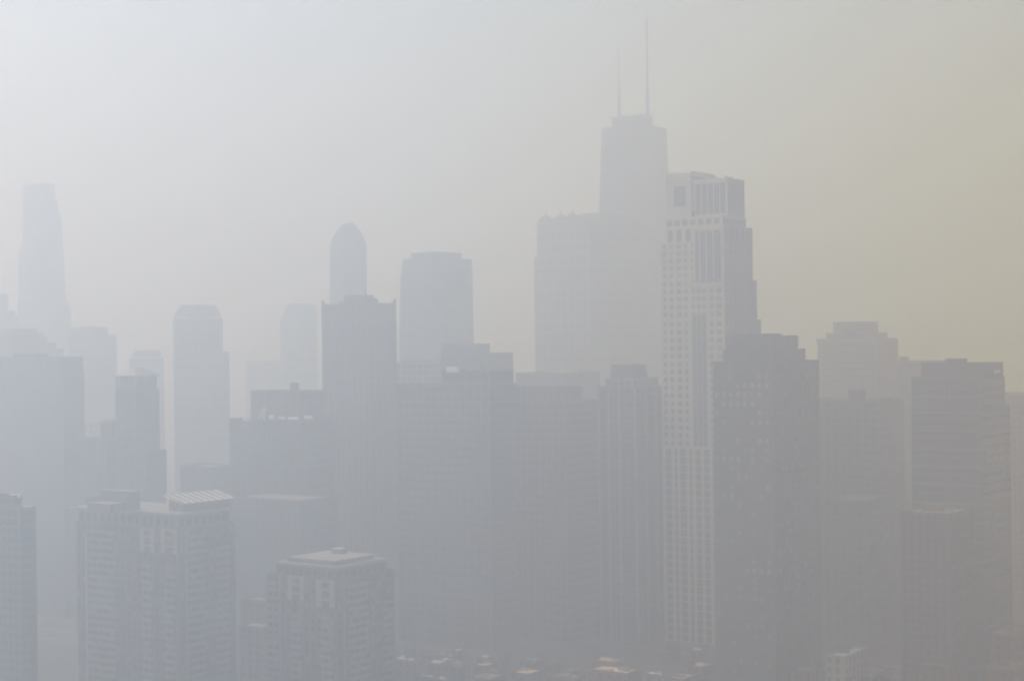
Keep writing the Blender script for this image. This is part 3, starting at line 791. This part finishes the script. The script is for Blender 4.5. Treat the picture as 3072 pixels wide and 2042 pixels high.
low('dark low building on the bottom edge, below the cluttered flat roof', 1290, 1335, 1385, 2040, 9, DSTONE, ROOF, units=((.3, .5, 2, 2, 1, WHITE),))
low('long dark brick building on the bottom edge, right of the tan diamond roof', 1640, 1720, 1755, 2034, 10, BRICK, ROOF, units=((.5, .5, 4, 3, 1.3, STEEL),))
low('dark low warehouse at the foot of the dark stepped tower', 2150, 2260, 2330, 2025, 9, BROWN, ROOF, units=((.4, .5, 6, 3, 1.4, STEEL),))
low('brick low building on the bottom edge, left of the lit stone building', 2345, 2420, 2465, 2015, 10, BRICK, ROOF, units=((.5, .5, 3, 3, 1.4, STEEL),))
low('dark brick building below the lit stone building on the bottom edge', 2520, 2610, 2680, 2030, 10, BROWN, ROOF, units=((.4, .4, 4, 2, 1.2, STEEL),))
low('red brick building in front of the brown block, bottom right', 2740, 2850, 2900, 2000, 14, BRICK, ROOF, units=((.4, .5, 5, 3, 1.6, BROWN),))
low('red brick building in the bottom right corner', 2940, 3040, 3100, 2010, 12, BRICK, ROOF, units=((.4, .5, 4, 3, 1.6, BROWN),))
low('brick mid-rise behind the bottom right corner building', 2955, 3050, 3110, 1905, 22, BROWN, ROOF, units=((.4, .5, 4, 3, 1.6, BROWN),))

low('small low building with a thin bright roof line, right of the lower tan apartment tower', 1186, 1205, 1232, 1972, 12, TAN, MROOF, units=((.5, .5, 2, 1.5, 1, LROOF),))
low('low building with two pale strips on its roof, right of the cluttered roof', 1330, 1390, 1422, 1972, 12, BROWN, MROOF, units=((.3, .4, 5, .8, .6, WHITE), (.7, .6, 4, .8, .6, LROOF), (.5, .8, 3, 2, 1.6, STONE)))
low('low building with a long pale roof edge behind the cluttered flat roof', 1262, 1330, 1352, 1965, 11, TAN, MROOF, units=((.4, .3, 7, .8, .6, LROOF), (.8, .5, 2, 2, 1.5, STEEL)))
low('squat stone building right of the cluttered flat roof', 1388, 1402, 1418, 1990, 16, STONE, MROOF)
low('flat brown low building behind the peach-roofed building', 1428, 1462, 1492, 1972, 9, BROWN, MROOF, units=((.5, .4, 3, 2, 1, LROOF),))
low('dark low building with a thin pale gutter, under the peach-roofed building', 1415, 1496, 1524, 2012, 9, DSTONE, MROOF, units=((.5, .5, 3, 2, 1, STEEL),))
low('low building with faint bluish roof strips, right of the tan diamond roof', 1668, 1712, 1752, 2014, 10, DSTONE, MROOF, units=((.3, .4, 4, .8, .7, PALE), (.7, .6, 4, .8, .7, PALE)))
low('small low building with a bright roof speck, below the cluttered roof', 1240, 1296, 1326, 2030, 9, BROWN, MROOF, units=((.7, .4, 1.5, 1.5, .8, WHITE),))
low('brick terrace behind the long brick building with the straight parapet', 1770, 1838, 1880, 1985, 11, BRICK, MROOF, units=((.4, .5, 5, 1.5, 1.2, TROOF),))
low('brown low building behind the tan diamond roof', 1552, 1604, 1640, 1982, 11, BROWN, MROOF, units=((.4, .5, 3, 2, 1.2, STEEL),))
low('brick building between the cream tower foot and the dark warehouse', 2060, 2110, 2150, 2000, 10, BRICK, MROOF, units=((.4, .5, 3, 2, 1.2, LROOF),))
low('brick low building at the bottom edge, straight below the cream tower', 1990, 2050, 2100, 2036, 9, BRICK, MROOF, units=((.4, .5, 4, 2, 1.2, STEEL),))
low('red brick building left of the red corner building', 2880, 2925, 2965, 1965, 12, BRICK, MROOF, units=((.4, .5, 4, 2, 1.2, BROWN),))
low('brown low building left of the brick building with the lit stone neighbour', 2350, 2400, 2440, 1955, 12, BROWN, MROOF, units=((.4, .5, 4, 2, 1.2, STEEL),))

# ================================================================== SETTING
G = 5200
mb = MB(); mb.face([(-G, -G, 0), (G, -G, 0), (G, G, 0), (-G, G, 0)], GROUND)
g = mb.build('ground'); g['kind'] = 'structure'
def sheet(name, u0, u1, v0, v1, z, m, th=0.0):
    """a strip laid in the street grid (u along the left-receding streets, v along the right-receding)"""
    mb = MB()
    if th: mb.box(u0, u1, v0, v1, z, z + th, m)
    else: mb.face([(u0, v0, z), (u1, v0, z), (u1, v1, z), (u0, v1, z)], m)
    o = mb.build(name); o.rotation_euler = (0, 0, -TH); o['kind'] = 'structure'; return o
# streets in grid coordinates: local x = right-down direction, local y = away to the right
k = 0
for v in range(300, 1500, 130):
    sheet('road', -1400, 900, v - 7, v + 7, .004 + .004 * 0, ASPH)
    for s_ in (-1, 1): sheet('pavement', -1400, 900, v + s_ * 9 - 1.9, v + s_ * 9 + 1.9, .012, PAVE, .13)
    sheet('lane_marking', -1400, 900, v - .1, v + .1, .02, LINE)
for u in range(-900, 500, 190):
    sheet('road', u - 7, u + 7, 200, 1600, .008, ASPH)
    sheet('lane_marking', u - .1, u + .1, 200, 1600, .024, LINE)

# haze
HAZE_L = (.68, .805, .96, 1)
HAZE_R = (.815, .55, .52, 1)
mb = MB(); HB = G + 20
mb.box(-HB, HB, -HB, HB, -1.0, 478.0, None) if False else None
me = bpy.data.meshes.new('haze')
v = [(x, y, z) for z in (-1.0, 478.0) for x, y in ((-HB, -HB), (HB, -HB), (HB, HB), (-HB, HB))]
f = [(0, 3, 2, 1), (4, 5, 6, 7), (0, 1, 5, 4), (1, 2, 6, 5), (2, 3, 7, 6), (3, 0, 4, 7)]
me.from_pydata(v, [], f); me.update()
hz = bpy.data.objects.new('haze', me); COL.objects.link(hz); hz['kind'] = 'stuff'
hm = bpy.data.materials.new('haze_air'); hm.use_nodes = True
nt = hm.node_tree; nt.nodes.remove(nt.nodes['Principled BSDF'])
pv = nt.nodes.new('ShaderNodeVolumePrincipled')
tc = nt.nodes.new('ShaderNodeTexCoord'); sx = nt.nodes.new('ShaderNodeSeparateXYZ')
mr = nt.nodes.new('ShaderNodeMapRange'); mr.inputs['From Min'].default_value = -70; mr.inputs['From Max'].default_value = 400
# left-to-right shift of the light put into the haze colour, bluish to brown
c1 = nt.nodes.new('ShaderNodeMix'); c1.data_type = 'RGBA'
c1.inputs[6].default_value = HAZE_L; c1.inputs[7].default_value = HAZE_R
nt.links.new(tc.outputs['Object'], sx.inputs[0]); nt.links.new(sx.outputs[0], mr.inputs[0])
nt.links.new(mr.outputs[0], c1.inputs[0]); nt.links.new(c1.outputs[2], pv.inputs['Color'])
pv.inputs['Absorption Color'].default_value = (.88, .80, .24, 1)
pv.inputs['Density'].default_value = 0.0022
pv.inputs['Anisotropy'].default_value = 0.58
nt.links.new(pv.outputs[0], nt.nodes['Material Output'].inputs['Volume'])
me.materials.append(hm)

# ================================================================== LIGHT
SUN_EL, SUN_AZ = 48.0, -62.0         # azimuth clockwise from +Y (view direction); the sun is up on the left
w = bpy.data.worlds.new('World'); sc.world = w; w.use_nodes = True
nt = w.node_tree; bg = nt.nodes['Background']
sky = nt.nodes.new('ShaderNodeTexSky'); sky.sky_type = 'NISHITA'; sky.sun_disc = False
sky.sun_elevation = R(SUN_EL); sky.sun_rotation = R(SUN_AZ)
sky.air_density = 1.0; sky.dust_density = 1.5; sky.ozone_density = 1.0
nt.links.new(sky.outputs[0], bg.inputs['Color'])
bg.inputs['Strength'].default_value = 0.10
sd = bpy.data.lights.new('sun', 'SUN'); sd.energy = 2.6; sd.angle = R(0.5); sd.color = (1, .97, .93)
so = bpy.data.objects.new('sun', sd); COL.objects.link(so)
dv = Vector((math.sin(R(SUN_AZ)) * math.cos(R(SUN_EL)), math.cos(R(SUN_AZ)) * math.cos(R(SUN_EL)), math.sin(R(SUN_EL))))
so.rotation_euler = dv.to_track_quat('Z', 'Y').to_euler()
so.location = (0, 0, 600)

sc.view_settings.view_transform = 'Standard'
sc.view_settings.look = 'None'
sc.view_settings.gamma = 1.0
sc.view_settings.use_curve_mapping = False
sc.view_settings.exposure = 0.43
sc.cycles.max_bounces = 12
sc.cycles.diffuse_bounces = 3
sc.cycles.volume_bounces = 5
sc.cycles.volume_step_rate = 0.15
sc.cycles.use_denoising = True
sc.cycles.filter_width = 2.0
sc.cycles.use_adaptive_sampling = False
